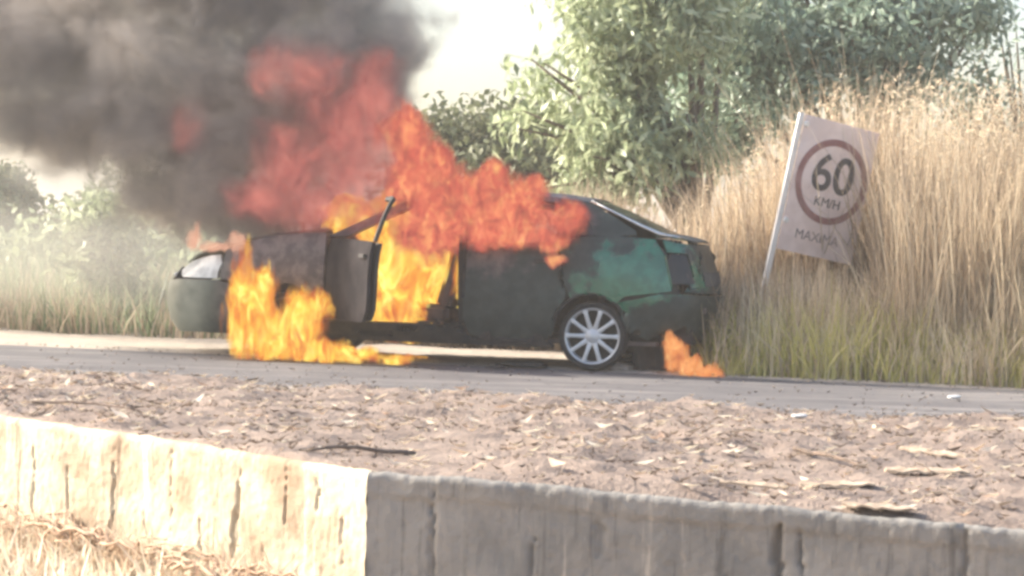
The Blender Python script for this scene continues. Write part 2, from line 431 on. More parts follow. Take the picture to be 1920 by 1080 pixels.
def slab(a, b, w, h, mat, label):
    p, q = ground_at(*a), ground_at(*b); d = (q - p); L = d.length; m = 12; bm = bmesh.new()
    d.normalize(); s = Vector((-d.y, d.x, 0)); top = []; bot = []
    for i in range(m):
        t = i / (m - 1); ww = w * (.55 + .45 * math.sin(math.pi * (.1 + .8 * t))) * (1 + .25 * mn.noise((t * 6, p.x, 1)))
        row = []
        for k, c in enumerate((-1, -.4, .3, 1)):
            v = d * (L * t) + s * (ww * c) + Vector((0, 0, h * (.9 - .5 * c * c + .9 * mn.noise((t * 7, c * 2, p.x)))))
            row.append(bm.verts.new(v))
        top.append(row); bot.append([bm.verts.new(v.co - Vector((0, 0, h * .5))) for v in row])
    for i in range(m - 1):
        for k in range(3):
            bm.faces.new((top[i][k], top[i + 1][k], top[i + 1][k + 1], top[i][k + 1])); bm.faces.new((bot[i][k + 1], bot[i + 1][k + 1], bot[i + 1][k], bot[i][k]))
        for k in (0, 3): bm.faces.new((top[i][k], bot[i][k], bot[i + 1][k], top[i + 1][k]))
    for i in (0, m - 1):
        for k in range(3): bm.faces.new((top[i][k], top[i][k + 1], bot[i][k + 1], bot[i][k]))
    o = from_bm('bark_slab', bm, mat, smooth=True, angle=.8); o.location = p + Vector((0, 0, .01)); tag(o, label, 'bark', 'bark slabs on the verge')
slab((1690, 848), (1815, 858), .05, .018, M_STICKP, 'long pale bark slab, farther from the wall edge than the other slabs')
slab((1660, 880), (1815, 884), .045, .02, M_STICKP, 'pale bark slab lying in front of the longest slab')
slab((1500, 895), (1640, 900), .05, .016, M_STICKP, 'flat pale bark slab close to the grey wall edge')
slab((1580, 925), (1720, 932), .05, .016, M_STICKP, 'broad bleached bark slab on the lip of the grey wall')
slab((1350, 898), (1480, 905), .025, .018, M_STICKP, 'narrow pale bark slab beside the flat slab')

# straw and roots heaped at the foot of the limewashed face
def foot_pts(n, s0, s1, zc, zs, out):
    P = []
    for _ in range(n):
        s = random.uniform(s0, s1); a = LW[0]; rem = s
        for p, q in zip(LW, LW[1:]):
            l = (q - p).length
            if rem <= l: a = p.lerp(q, rem / l); d = (q - p).normalized(); break
            rem -= l
        nr = Vector((d.y, -d.x)); o_ = random.uniform(*out); a = a + nr * o_
        P.append((a.x, a.y, zc + random.gauss(0, zs)))
    return np.array(P)
fp = foot_pts(2600, .2, Ls - .05, -.78, .02, (.04, .55)); n = len(fp)
fp[:, 2] -= .05
tag(blades('straw_heap', fp, rng.uniform(.10, .34, n), rng.normal(0, .35, n), rng.uniform(.006, .024, n), rng.normal(.3, .5, n), np.clip(rng.normal(.7, .3, n), 0, 1), M_STRAW),
    'bleached straw and dry leaves heaped at the foot of the limewashed wall', 'straw', kind='stuff')
bm = bmesh.new()
for k in range(130):
    a = foot_pts(1, .1, Ls - .15, -.545, .03, (.02, .22))[0]; l = random.uniform(.12, .5)
    dd = Vector((LW[-1].x - LW[1].x, LW[-1].y - LW[1].y, 0)).normalized(); P = []
    for i in range(7):
        t = i / 6 - .5
        P.append(Vector(a) + dd * l * t + Vector((random.gauss(0, .008), random.gauss(0, .008), -.10 * t * t + random.gauss(0, .012) - .02 * a[0])))
    tube_bm(bm, P, [.009 * random.uniform(.4, 1.2)] * 7, 5)
tag(from_bm('dry_roots', bm, M_ROOT, smooth=True), 'tangle of reddish brown roots along the limewashed wall', 'roots', kind='stuff')
fp = foot_pts(900, .1, Ls - .3, -.60, .05, (.02, .25)); n = len(fp)
tag(blades('dry_tuft', fp, rng.uniform(.06, .2, n), rng.normal(0, .9, n), rng.uniform(.003, .009, n), rng.normal(.2, .8, n), np.clip(rng.normal(.35, .3, n), 0, 1), M_STRAW),
    'short dry tufts growing out of the limewashed wall foot', 'dry grass', kind='stuff')

# ------------------------------------------------------------------ tall dry grass beyond the road
def scatter(n, x0, x1, y0, y1, clump=.35, nc=60):
    cx = rng.uniform(x0, x1, nc); cy_ = rng.uniform(y0, y1, nc); k = rng.integers(0, nc, n)
    a = np.stack([cx[k] + rng.normal(0, clump, n), cy_[k] + rng.normal(0, clump, n)], 1)
    b = np.stack([rng.uniform(x0, x1, n), rng.uniform(y0, y1, n)], 1)
    return np.where((rng.random(n) < .6)[:, None], a, b)     # y is measured from the far edge of the road
def grass(name, n, x0, x1, y0, y1, hfun, width, mat, label, lean=.16, bend=.25, clump=.3, nc=60, tm=.5, seg=3):
    p = scatter(n, x0, x1, y0, y1, clump, nc); p = p[(p[:, 1] > y0 - .03)]; n = len(p)
    base = np.stack([p[:, 0], far_edge(p[:, 0]) + p[:, 1], np.full(n, -.02)], 1)
    hide = (p[:, 0] > 1.75) & (p[:, 0] < 3.15) & (base[:, 1] < 21.35)
    h = np.array([hfun(a, b) for a, b in p]) * rng.uniform(.55, 1.08, n)
    h = np.where(hide, np.minimum(h, rng.uniform(.55, 1.0, n)), h)
    o = blades(name, base, h, rng.normal(0, lean, n), width * rng.uniform(.6, 1.5, n), rng.normal(bend * .3, bend, n), np.clip(tm + .55 * np.array([mn.noise((a * 2.1, b * 2.1, 3.0)) for a, b in p]) + rng.normal(0, .24, n), 0, 1), mat, seg=seg)
    return tag(o, label, 'grass', kind='stuff')
HR = [(1.2, 1.35), (1.7, 1.5), (2.3, 2.0), (2.9, 2.45), (3.6, 2.45), (5.0, 2.35), (9, 2.2)]
grass('tall_grass', 12000, 1.75, 7.5, .55, 3.6, lambda x, y: interp(x, HR) * (.60 + .40 * min(1, y / 2.2)) * (1 + .22 * mn.noise((x * 2.3, y * 2.3, 8))), .0085, M_DRY, 'tall dry straw coloured grass standing round the road sign', .10, .16, .22, 130, .55, 4)
grass('brown_grass', 9000, 1.5, 7.5, .9, 4.5, lambda x, y: interp(x, HR) * (.7 + .3 * min(1, y / 2.5)) * (1 + .22 * mn.noise((x * 2.3, y * 2.3, 8))), .011, M_DRYB, 'brown withered stalks standing among the tall dry grass', .12, .2, .2, 90, .5, 4)
grass('grass_behind_car', 11000, -1.6, 3.0, 2.9, 5.5, lambda x, y: 1.35 + .25 * math.sin(x * 2), .010, M_DRYB, 'dry brown grass standing behind the burning car', .14, .2, .25, 60, .55, 4)
grass('verge_weeds', 5200, 1.62, 7.5, .03, .75, lambda x, y: .26 + .46 * min(1, y / .6) + .12 * math.sin(x * 3), .008, M_WEED, 'yellow green weeds along the road edge under the tall grass', .28, .35, .14, 70, .5)
grass('edge_straw', 3800, 1.62, 7.5, .05, .9, lambda x, y: .35 + .75 * min(1, y / .7), .006, M_DRY, 'shorter dry straw leaning over the road edge', .25, .3, .14, 60, .6)
grass('left_grass', 9000, -9.0, -2.2, 2.4, 7.0, lambda x, y: .34 + .06 * y, .010, M_DRYB, 'low dry grass beyond the dirt shoulder ahead of the car', .22, .3, .3, 70, .8)
grass('left_weeds', 4200, -9.0, -2.6, 2.6, 7.0, lambda x, y: .34 + .09 * y, .010, M_LEAF1, 'dull green weeds among the low dry grass ahead of the car', .25, .3, .25, 30, .4)
# seed plumes on the tall grass
n = 900; p = scatter(n, 2.0, 7.2, 1.0, 3.5, .3, 60); base = np.stack([p[:, 0], far_edge(p[:, 0]) + p[:, 1], np.array([interp(x, HR) for x in p[:, 0]]) * rng.uniform(.72, 1.02, n)], 1)
ok = ~((base[:, 0] > 1.7) & (base[:, 0] < 3.2) & (base[:, 1] < 21.4)); base = base[ok]; n = len(base)
k = 9; ctr = np.repeat(base, k, 0) + rng.normal(0, 1, (n * k, 3)) * np.array([.025, .025, .09])
tag(leaves_mesh('seed_plumes', ctr, np.array([0, 0, .5]), rng.uniform(.04, .10, n * k), rng.uniform(.004, .009, n * k), np.clip(rng.normal(.6, .25, n * k), 0, 1), M_DRY, droop=-.4),
    'pale feathery seed heads over the tall dry grass', 'seed heads', kind='stuff')

# ------------------------------------------------------------------ trees and shrubs
def tree(name, label, base, blobs, n_leaf, llen, lwid, mat, cat='tree', group=None, trunk_r=.14, clump=.22, per=26, droop=.5, open_=.0, limbs=9, tmean=.5):
    """blobs: list of (centre, radii) in world space; limbs reach into the blobs"""
    base = Vector(base); t = empty(name, base); tag(t, label, cat, group)
    bm = bmesh.new()
    top = Vector(blobs[0][0]) - base
    mid = Vector((top.x * .25, top.y * .25, top.z * .42))
    tube_bm(bm, [Vector((0, 0, -.05)), mid * .5 + Vector((.04, 0, 0)), mid, mid.lerp(top, .5), top], [trunk_r * 1.3, trunk_r, trunk_r * .8, trunk_r * .5, trunk_r * .15], 9)
    for i in range(limbs):
        c, r = blobs[i % len(blobs)]; c = Vector(c) - base
        e = c + Vector((random.uniform(-.7, .7) * r[0], random.uniform(-.7, .7) * r[1], random.uniform(-.5, .8) * r[2]))
        s = mid * random.uniform(.55, 1.1); q = s.lerp(e, .5) + Vector((0, 0, .12 * (e - s).length))
        tube_bm(bm, [s, s.lerp(q, .5), q, q.lerp(e, .55), e], [trunk_r * .45, trunk_r * .36, trunk_r * .27, trunk_r * .18, trunk_r * .05], 6)
    from_bm('trunk', bm, M_BARK, t, True)
    vol = np.array([r[0] * r[1] * r[2] for c, r in blobs]) ** .8; vol /= vol.sum()
    nc = n_leaf // per
    bi = rng.choice(len(blobs), nc, p=vol)
    u = rng.normal(size=(nc, 3)); u /= np.linalg.norm(u, axis=1)[:, None]; rr = rng.uniform(.25, 1.0, nc) ** .55
    C = np.array([blobs[b][0] for b in bi]) + u * rr[:, None] * np.array([blobs[b][1] for b in bi])
    if open_:
        keep = np.array([mn.noise((c[0] * 1.3, c[1] * 1.3, c[2] * 1.3)) > -open_ for c in C]); C = C[keep]; nc = len(C)
    ct = np.clip(rng.normal(tmean, .2, nc), 0, 1)
    P = np.repeat(C, per, 0) + rng.normal(0, 1, (nc * per, 3)) * clump * np.array([1, 1, .8])
    T = np.clip(np.repeat(ct, per) + rng.normal(0, .16, nc * per), 0, 1); n = len(P)
    leaves_mesh('crown', P - np.array(base), np.array([0, 0, .8]), llen * rng.uniform(.6, 1.4, n), lwid * rng.uniform(.7, 1.3, n), T, mat, t, droop)
    return t
def B(px, py, Y, rx, rz, ry=None):
    p = at(px, py, Y); return (tuple(p), (rx, ry or rx, rz))
tree('leafy_tree', 'pale grey green leafy tree in full sun behind the dry grass', (2.3, 27.0, -.03),
     [B(1180, 40, 27, 1.15, .8), B(1130, 180, 27, .95, .65), B(1010, 130, 27, .22, .30, .5), B(1060, 220, 26.6, .45, .45), B(1250, -40, 27.5, 1.2, .8), B(1150, 300, 26.4, .62, .42), B(1260, 200, 26.8, .8, .7), B(1000, 240, 26.8, .5, .25), B(1080, 330, 26.3, .42, .32)],
     21000, .17, .029, M_LEAF1, clump=.13, droop=.9, limbs=18, per=16, open_=.06, tmean=.64)
tree('dark_tree', 'darker blue green tree rising behind the speed limit sign', (4.6, 29.5, -.03),
     [B(1440, 40, 29.5, 1.25, .9), B(1560, 0, 30, 1.3, .8), B(1680, 60, 29, .9, .6), B(1780, 10, 29.5, .75, .35), B(1420, 180, 29, 1.0, .6), B(1830, 40, 29.5, .32, .22), B(1650, 150, 29, .75, .35), B(1330, 90, 30, .9, .9), B(1300, 260, 29, .8, .5)],
     25000, .16, .032, M_LEAF2, clump=.14, droop=.6, limbs=20, open_=.22, per=16, tmean=.63)
tree('sparse_tree', 'thin sparse tree with few leaves beside the darker tree', (6.6, 30.5, -.03),
     [B(1850, 130, 30.5, .7, .8), B(1790, 200, 30.5, .5, .4), B(1910, 230, 30.5, .5, .5)], 1500, .12, .03, M_LEAF2, clump=.2, per=8, limbs=22, trunk_r=.09, open_=.1)
tree('round_bush', 'dull olive bush low behind the pale leafy tree', (-.1, 38, -.03),
     [B(900, 250, 38, .9, .45), B(990, 260, 38, .8, .6), B(830, 270, 38, .6, .4), B(1000, 350, 37, 1.2, .7), B(860, 340, 37.5, 1.3, .6)], 9000, .16, .04, M_LEAF3, 'bush', clump=.2, limbs=8, trunk_r=.1)
tree('roadside_shrub', 'young grey green shrub standing alone in the smoke ahead of the car', at(215, 600, 25.2) * 1.0,
     [B(205, 430, 25.2, .38, .3), B(180, 480, 25.2, .3, .3), B(240, 480, 25.2, .3, .3), B(190, 400, 25.2, .22, .25), B(240, 560, 25.2, .3, .22)], 1500, .15, .032, M_LEAF1, 'shrub', per=12, clump=.11, trunk_r=.03, limbs=8, droop=.2)
for (px, py, Y, rx, rz, lab) in [(-60, 425, 46, 1.3, .7, 'hazy bush at the far end of the low field, left of the taller one'), (40, 450, 48, 1.3, .5, 'low hazy bush far behind the lone shrub'),
                                 (150, 440, 50, 1.3, .55, 'second low hazy bush far behind the lone shrub'), (300, 370, 44, 1.5, 1.1, 'hazy bush behind the front end of the car under the smoke'),
                                 (60, 500, 33, 1.0, .55, 'grey green bush behind the lone shrub, nearer the road than the other bushes'), (290, 490, 34, 1.0, .6, 'grey green bush between the lone shrub and the car'), (10, 360, 47, .30, .40, 'slim hazy sapling sticking up over the low bushes'), (430, 370, 46, 1.6, 1.1, 'hazy bush hidden behind the bonnet of the car')]:
    c = at(px, py, Y); tree('distant_bush', lab, (c.x, Y, -.03), [(tuple(c), (rx, rx * .8, rz)), ((c.x + rx * .5, Y, c.z - rz * .6), (rx * .9, rx * .7, rz * .8)), ((c.x - rx * .5, Y - .4, c.z - rz * .7), (rx * .9, rx * .7, rz * .8)), ((c.x, Y - .6, max(.4, c.z - rz * 1.4)), (rx * 1.1, rx * .8, rz * .7))],
                            3800, .17, .045, M_LEAF1 if Y < 40 else M_LEAF3, 'bush', 'bushes across the far field', clump=.2, limbs=5, trunk_r=.06)

# ------------------------------------------------------------------ speed limit sign
def sign():
    foot = at(1429, 590, 20.9); foot.z = -.02
    t = empty('road_sign', foot); tag(t, 'leaning white road sign with red ring reading 60 beside the tall grass', 'road sign')
    a = at(1436, 540, 20.9); b = at(1507, 212, 20.9)
    up = (b - a).normalized()
    yaw = rad(28)                                        # the plate is turned away towards the road's end
    right = Vector((math.cos(yaw), math.sin(yaw), -.33)); right = (right - up * right.dot(up)).normalized(); nrm = right.cross(up) * 1.0
    R = Matrix((right, up, nrm)).transposed()            # plate frame: x right, y up, z towards the road
    white = mat_simple('faded_sign_white', (.82, .69, .64), (.72, .59, .54), 6, .6)
    red = mat_simple('faded_sign_red', (.27, .13, .125), (.37, .21, .195), 9, .6)
    black = mat_simple('faded_sign_black', (.06, .057, .06), (.12, .11, .11), 9, .6)
    steel = mat_simple('white_post_paint', (.82, .80, .76), (.72, .70, .66), 9, .45)
    def add(name, bm, mat, parent, smooth=False):
        bm.transform(R.to_4x4()); o = from_bm(name, bm, mat, parent, smooth, .7)
        o.location = (a - foot) if parent is t else (0, 0, 0); return o
    H = (b - a).length
    bm = bmesh.new(); low = -((a.z + .3) / up.z)
    box_bm(bm, (0, (H + low) / 2, -.03), (.052, H - low, .03)); bmesh.ops.bevel(bm, geom=bm.edges[:], offset=.004, segments=1, affect='EDGES')
    add('post', bm, steel, t)
    pw, ph = .80, 1.19; px0 = .02; py1 = H - .005; py0 = py1 - ph
    bm = bmesh.new(); box_bm(bm, (px0 + pw / 2, (py0 + py1) / 2, 0), (pw, ph, .006)); bmesh.ops.bevel(bm, geom=bm.edges[:], offset=.002, segments=1, affect='EDGES')
    plate = add('plate', bm, white, t)
    cx, cyy = px0 + .41, py1 - .52; ro, ri = .375, .315
    def ring(ro, ri, z, th, n=64):
        bm = bmesh.new(); rows = []
        for k in range(n):
            c, s = math.cos(2 * math.pi * k / n), math.sin(2 * math.pi * k / n)
            rows.append([bm.verts.new((cx + r * c, cyy + r * s, zz)) for r, zz in ((ro, z), (ro, z + th), (ri, z + th), (ri, z))])
        for k in range(n):
            A, Bq = rows[k], rows[(k + 1) % n]
            for j in range(4): bm.faces.new((A[j], A[(j + 1) % 4], Bq[(j + 1) % 4], Bq[j]))
        return bm
    add('ring', ring(ro, ri, .004, .003), red, plate)
    faded = mat_simple('faded_sign_print', (.24, .19, .19), (.34, .28, .27), 9, .6)
    def text(name, body, size, x, y, sx=1.0, bold=.0, ink=None):
        cu = bpy.data.curves.new(name, 'FONT'); cu.body = body; cu.size = size; cu.align_x = 'CENTER'; cu.align_y = 'CENTER'; cu.extrude = .0015; cu.offset = bold
        ob = bpy.data.objects.new(name, cu); COL.objects.link(ob); bpy.context.view_layer.update()
        me = bpy.data.meshes.new_from_object(ob.evaluated_get(bpy.context.evaluated_depsgraph_get())); bpy.data.objects.remove(ob)
        me.transform(R.to_4x4() @ Matrix.Translation((x, y, .006)) @ Matrix.Diagonal((sx, 1, 1, 1)))
        return link_mesh(name, me, ink or black, plate)
    text('number', '60', .46, cx, cyy + .05, .98, .006); text('unit_text', 'KM/H', .115, cx, cyy - .19, 1.0, .0)
    text('lower_text', 'MAXIMA', .12, cx - .03, py0 + .165, 1.0, .0, faded)
    for yy in (py1 - .08, py1 - .93):
        bm = bmesh.new(); bmesh.ops.create_cone(bm, cap_ends=True, segments=10, radius1=.03, radius2=.022, depth=.016); bmesh.ops.translate(bm, verts=bm.verts, vec=(.05, yy, .010))
        add('bolt', bm, steel, t)
sign()

# ------------------------------------------------------------------ the burning car (x forward, y to its left, z up)
CAR_YAW = rad(167); CAR_O = Vector((-.433, 20.974, 0.0))
car = empty('burning_car', CAR_O, CAR_YAW)
tag(car, 'dark green saloon car on fire with its front door hanging open', 'car')

def car_paint():
    t = NT('scorched_green_paint'); c = t.coord()
    sep = t.n('ShaderNodeSeparateXYZ'); t.t.links.new(c, sep.inputs[0]); x = sep.outputs[0]; z = sep.outputs[2]
    f = t.noise(c, 2.6, 5, .6); g = t.noise(c, 9, 4, .6)
    green = t.mix(t.mr(g, .4, .65), (.020, .115, .066), (.035, .17, .10))
    dark = t.mix(t.mr(g, .35, .7), (.020, .030, .027), (.038, .052, .045))
    # scorching spreads from the engine and cabin backwards; the rear wing keeps clean paint
    d = t.v('LENGTH', t.v('MULTIPLY', t.v('SUBTRACT', c, (-1.58, .8, .80)), (1.75, 0, 2.9)))
    clean = t.m('MULTIPLY', t.mr(t.m('ADD', d, t.m('MULTIPLY', t.m('SUBTRACT', f, .5), 3.2)), .85, .55), 1.0)
    col = t.mix(clean, dark, green)
    ash = t.mr(t.m('ADD', t.m('ADD', t.m('MULTIPLY', z, .55), t.m('MULTIPLY', x, .28)), t.m('MULTIPLY', f, 1.5)), 1.02, 1.42)
    ash = t.m('MULTIPLY', ash, t.mr(x, 2.05, 1.75))
    col = t.mix(t.m('MULTIPLY', ash, t.m('SUBTRACT', 1.0, clean)), col, t.mix(t.mr(g, .4, .62), (.085, .065, .062), (.17, .132, .124)))
    col = t.mix(t.m('MULTIPLY', t.mr(x, 1.9, 2.2), t.mr(f, .3, .6, .4, 1.0)), col, (.21, .23, .185))  # paler nose: the bumper's bright reflection is painted into the colour
    rough = t.mr(clean, 0, 1, .52, .22)
    return t.surf(t.bsdf(col, rough, 0, .5, g, .10, .004, Coat_Weight=t.m('MULTIPLY', clean, .6)))
M_PAINT = car_paint()
M_BLACK = mat_simple('sooty_black', (.022, .022, .023), (.04, .037, .035), 10, .75)
M_TRIM = mat_simple('black_plastic', (.03, .03, .032), (.05, .048, .047), 12, .55)
M_BURNT = mat_simple('burnt_door_paint', (.018, .016, .018), (.034, .029, .031), 5, .9, spec=.08)
M_RUBBER = mat_simple('tyre_rubber', (.020, .020, .021), (.032, .031, .03), 30, .85, bstr=.2)
M_ALLOY = mat_simple('alloy_silver', (.62, .63, .64), (.52, .53, .54), 7, .38, .35, .5)
M_CHAR = mat_simple('charred_metal', (.085, .07, .065), (.15, .115, .10), 8, .85, bstr=.3)
M_CHROME = mat_simple('bright_trim', (.75, .75, .74), (.65, .65, .65), 8, .25, .8, .5)
def glass(name, col, rough=.08, alpha=.55):
    t = NT(name); c = t.coord(); f = t.noise(c, 6, 4, .6)
    b = t.bsdf(t.mix(t.mr(f, .35, .65), col, tuple(x * .6 for x in col)), rough, 0, .5)
    tr = t.n('ShaderNodeBsdfTransparent'); mx = t.n('ShaderNodeMixShader'); mx.inputs[0].default_value = alpha
    t.t.links.new(tr.outputs[0], mx.inputs[1]); t.t.links.new(b, mx.inputs[2]); return t.surf(mx.outputs[0])
M_GLASS = glass('sooty_glass', (.035, .045, .05), .1, .85)
M_LAMP = glass('lamp_lens', (.75, .77, .74), .12, .92)
M_TAIL = glass('tail_lens', (.018, .018, .019), .4, .97)

XF = [(.18, 2.42), (.28, 2.51), (.45, 2.55), (.58, 2.54), (.68, 2.50), (.76, 2.42), (.85, 2.30), (1.0, 2.10), (1.5, 1.95)]
XR = [(.22, 2.05), (.34, 2.17), (.50, 2.24), (.66, 2.24), (.80, 2.20), (.95, 2.15), (1.06, 2.11), (1.14, 2.09), (1.5, 2.01)]
WZ = [(.18, .78), (.26, .815), (.38, .838), (.60, .852), (.78, .848), (.92, .835), (1.02, .812), (1.10, .785), (1.22, .742), (1.36, .675), (1.44, .61), (1.50, .55)]
NEXP = 5.0
def plan(u, z):
    """a point of the body shell: u runs along the side and then round the nose or tail to the centre line"""
    w = interp(z, WZ); sgn = 1 if u >= 0 else -1; a = abs(u)
    xe = interp(z, XF if sgn > 0 else XR); p0ref = 2.04 if sgn > 0 else 1.98; p0 = .86 * xe
    if a <= p0ref:
        x = a if a < 1.0 else 1.0 + (a - 1.0) / (p0ref - 1.0) * (p0 - 1.0)
        y = w * (1 - min(1, x / xe) ** NEXP) ** (1 / NEXP)
    else:
        th0 = math.asin(.86 ** (NEXP / 2)); th = th0 + (min(a, p0ref + .95) - p0ref) / .95 * (math.pi / 2 - th0)
        x = xe * max(0, math.sin(th)) ** (2 / NEXP); y = w * max(0, math.cos(th)) ** (2 / NEXP)
    return Vector((sgn * x, y, z))
UF, UR = 2.04 + .95, -(1.98 + .95)

def panel(name, outline, mat, parent, side=1, thick=.014, both=False, step=.055, off=0.0, smooth=True, xf=None, wob=0.0):
    """a body panel: 2-D outline in (u, z), cut on a grid, bent onto the shell and thickened"""
    bm = bmesh.new()
    vs_ = [bm.verts.new((u, 0, z)) for u, z in outline]; bm.faces.new(vs_)
    bmesh.ops.triangulate(bm, faces=bm.faces[:])
    us = [p[0] for p in outline]; zs = [p[1] for p in outline]
    for lo, hi, ax in ((min(us), max(us), 0), (min(zs), max(zs), 2)):
        k = int(math.ceil((hi - lo) / step))
        for i in range(1, k):
            c = [0, 0, 0]; nn = [0, 0, 0]; c[ax] = lo + (hi - lo) * i / k; nn[ax] = 1
            bmesh.ops.bisect_plane(bm, geom=bm.verts[:] + bm.edges[:] + bm.faces[:], plane_co=c, plane_no=nn)
    bmesh.ops.remove_doubles(bm, verts=bm.verts, dist=.0008)
    for v in bm.verts:
        q = plan(v.co.x, v.co.z)
        if off or wob:
            e = Vector((q.x * .12 if abs(v.co.x) < 1.9 else q.x, q.y * 3 if abs(v.co.x) < 1.9 else q.y, 0)).normalized()
            q = q + e * (off + wob * mn.fractal((q.x * 3, q.z * 4, 2.0), 1, 2, 3))
        v.co = q
    if both:
        g = bmesh.ops.duplicate(bm, geom=bm.verts[:] + bm.edges[:] + bm.faces[:])
        for e in g['geom']:
            if isinstance(e, bmesh.types.BMVert): e.co.y *= -1
        bmesh.ops.remove_doubles(bm, verts=bm.verts, dist=.002)
    elif side < 0:
        for v in bm.verts: v.co.y *= -1
    bmesh.ops.recalc_face_normals(bm, faces=bm.faces)
    f0 = max(bm.faces, key=lambda f: abs(f.calc_center_median().y)); c0 = f0.calc_center_median()
    if f0.normal.dot(Vector((c0.x * .2, c0.y, 0))) < 0: bmesh.ops.reverse_faces(bm, faces=bm.faces)
    thicken(bm, thick)
    if xf: bm.transform(xf)
    return from_bm(name, bm, mat, parent, smooth, .55)

def arc(cx, cz, r, a0, a1, n=12):
    return [(cx + r * math.cos(rad(a0 + (a1 - a0) * i / n)), cz + r * math.sin(rad(a0 + (a1 - a0) * i / n))) for i in range(n + 1)]
FW, RWX, WR = 1.325, -1.325, .288        # axle positions and tyre radius
G = .006                                  # shut-line gap

# side panels, near and far
fender = [(.985, .30)] + [(.985, 1.075), (1.25, 1.062), (1.6, 1.035), (1.86, .985), (1.98, .90), (1.88, .78), (1.86, .64), (1.70, .62)] + arc(FW, .30, .345, 42, 180, 14)[0:] 
fender = [(.99, .24), (.99, 1.075), (1.25, 1.062), (1.6, 1.035), (1.86, .985), (2.02, .90), (1.90, .79), (1.84, .66), (1.64, .62)] + arc(FW, .30, .345, 55, 190, 14)
rdoor = [(-.225, .40), (-.215, 1.015), (-.6, 1.022), (-1.0, 1.03), (-1.06, .85), (-1.05, .74)] + arc(RWX, .30, .362, 50, 6, 8) + [(-.95, .245), (-.40, .235), (-.27, .27)]
quarter = [(-1.07, 1.035), (-1.20, 1.10), (-1.84, 1.13), (-2.02, 1.115), (-2.06, .98), (-1.95, .90), (-1.93, .66), (-1.66, .62)] + arc(RWX, .30, .345, 48, 122, 10) + [(-1.075, .74), (-1.08, .86)]
quarter = [(-1.012, 1.035), (-1.20, 1.10), (-1.60, 1.125), (-1.98, 1.10), (-2.05, .98), (-2.04, .92), (-2.04, .68), (-1.90, .66), (-1.62, .625)] + arc(RWX, .30, .348, 130, 58, 8) + [(-1.07, .76), (-1.075, .86)]
rocker = [(.98, .20), (.98, .345), (-.10, .345), (-.20, .37), (-.225, .33), (-.27, .262), (-.40, .228), (-.96, .238), (-1.0, .20)]
inner = [(-.97, .26), (-.97, 1.02), (-1.20, 1.09), (-1.60, 1.11), (-2.0, 1.09), (-2.16, .97), (-2.2, .55), (-2.0, .42), (-1.69, .40)] + arc(RWX, .30, .375, 165, 15, 16)
for sd in (1, -1):
    panel('inner_panel', inner, M_BLACK, car, sd, thick=.01, off=-.035)
    panel('front_wing', fender, M_PAINT, car, sd)
    panel('rear_door', rdoor, M_PAINT, car, sd, thick=.03)
    panel('rear_wing', quarter, M_PAINT, car, sd)
    panel('sill', rocker, M_BLACK, car, sd, thick=.05, off=-.006)
    # window frames and pillars
    panel('rear_pillar', [(-1.012, 1.045), (-1.02, 1.16), (-1.10, 1.27), (-1.20, 1.36), (-1.33, 1.385), (-1.60, 1.27), (-1.80, 1.165), (-1.80, 1.13), (-1.20, 1.11)], M_PAINT, car, sd, thick=.03)
    panel('roof_rail', [(.30, 1.385), (.10, 1.425), (-.40, 1.448), (-.90, 1.435), (-1.20, 1.40), (-1.33, 1.388), (-1.20, 1.362), (-.90, 1.392), (-.40, 1.405), (.05, 1.385), (.22, 1.35)], M_PAINT, car, sd, thick=.03)
    panel('front_pillar', [(.98, 1.05), (.30, 1.388), (.21, 1.352), (.80, 1.06)], M_PAINT, car, sd, thick=.04)
    panel('middle_pillar', [(-.18, .36), (-.16, 1.0), (-.15, 1.385), (-.235, 1.385), (-.225, 1.0), (-.215, .36)], M_BLACK, car, sd, thick=.05, off=-.03)
    panel('belt_trim', [(-.22, 1.018), (-1.0, 1.033), (-1.0, 1.052), (-.22, 1.037)], M_BLACK, car, sd, thick=.01, off=.004)
    panel('rear_door_frame', [(-.225, 1.03), (-.235, 1.383), (-.70, 1.385), (-.95, 1.365), (-1.02, 1.30), (-1.01, 1.04), (-.985, 1.04), (-.985, 1.27), (-.93, 1.33), (-.70, 1.355), (-.265, 1.355), (-.262, 1.03)], M_BLACK, car, sd, thick=.03, off=-.004)
    panel('quarter_glass', [(-1.03, 1.08), (-1.05, 1.22), (-1.13, 1.28), (-1.20, 1.30), (-1.30, 1.26), (-1.38, 1.12)], M_GLASS, car, sd, thick=.006, off=.004)
    panel('door_handle', [(-.82, .885), (-.82, .915), (-.96, .915), (-.96, .885)], M_TRIM, car, sd, thick=.03, off=.03)
    panel('headlamp', [(1.87, .66), (1.93, .79), (2.04, .865), (2.20, .85), (2.42, .80), (2.45, .72), (2.30, .66)], M_LAMP, car, sd, thick=.03, off=-.004)
    panel('tail_lamp', [(-2.06, .74), (-2.06, .91), (-2.14, .985), (-2.40, .98), (-2.42, .74)], M_TAIL, car, sd, thick=.03, off=.002)
    panel('wheel_arch_lip', arc(RWX, .30, .352, 20, 172, 20) + arc(RWX, .30, .328, 172, 20, 20), M_BLACK, car, sd, thick=.06, off=-.002)
panel('front_bumper', [(UF, .20), (UF, .585), (2.3, .64), (1.86, .645), (1.68, .60)] + arc(FW, .30, .352, 40, -12, 8) + [(1.80, .20)], M_PAINT, car, both=True, thick=.02)
panel('lower_grille', [(UF, .27), (UF, .38), (2.62, .38), (2.58, .27)], M_TRIM, car, both=True, thick=.02, off=.012)
panel('fog_lamp', [(2.32, .33), (2.32, .40), (2.42, .41), (2.43, .33)], M_LAMP, car, 1, thick=.02, off=.008)
panel('upper_grille', [(UF, .60), (UF, .735), (2.55, .75), (2.50, .66)], M_TRIM, car, both=True, thick=.02, off=-.004)
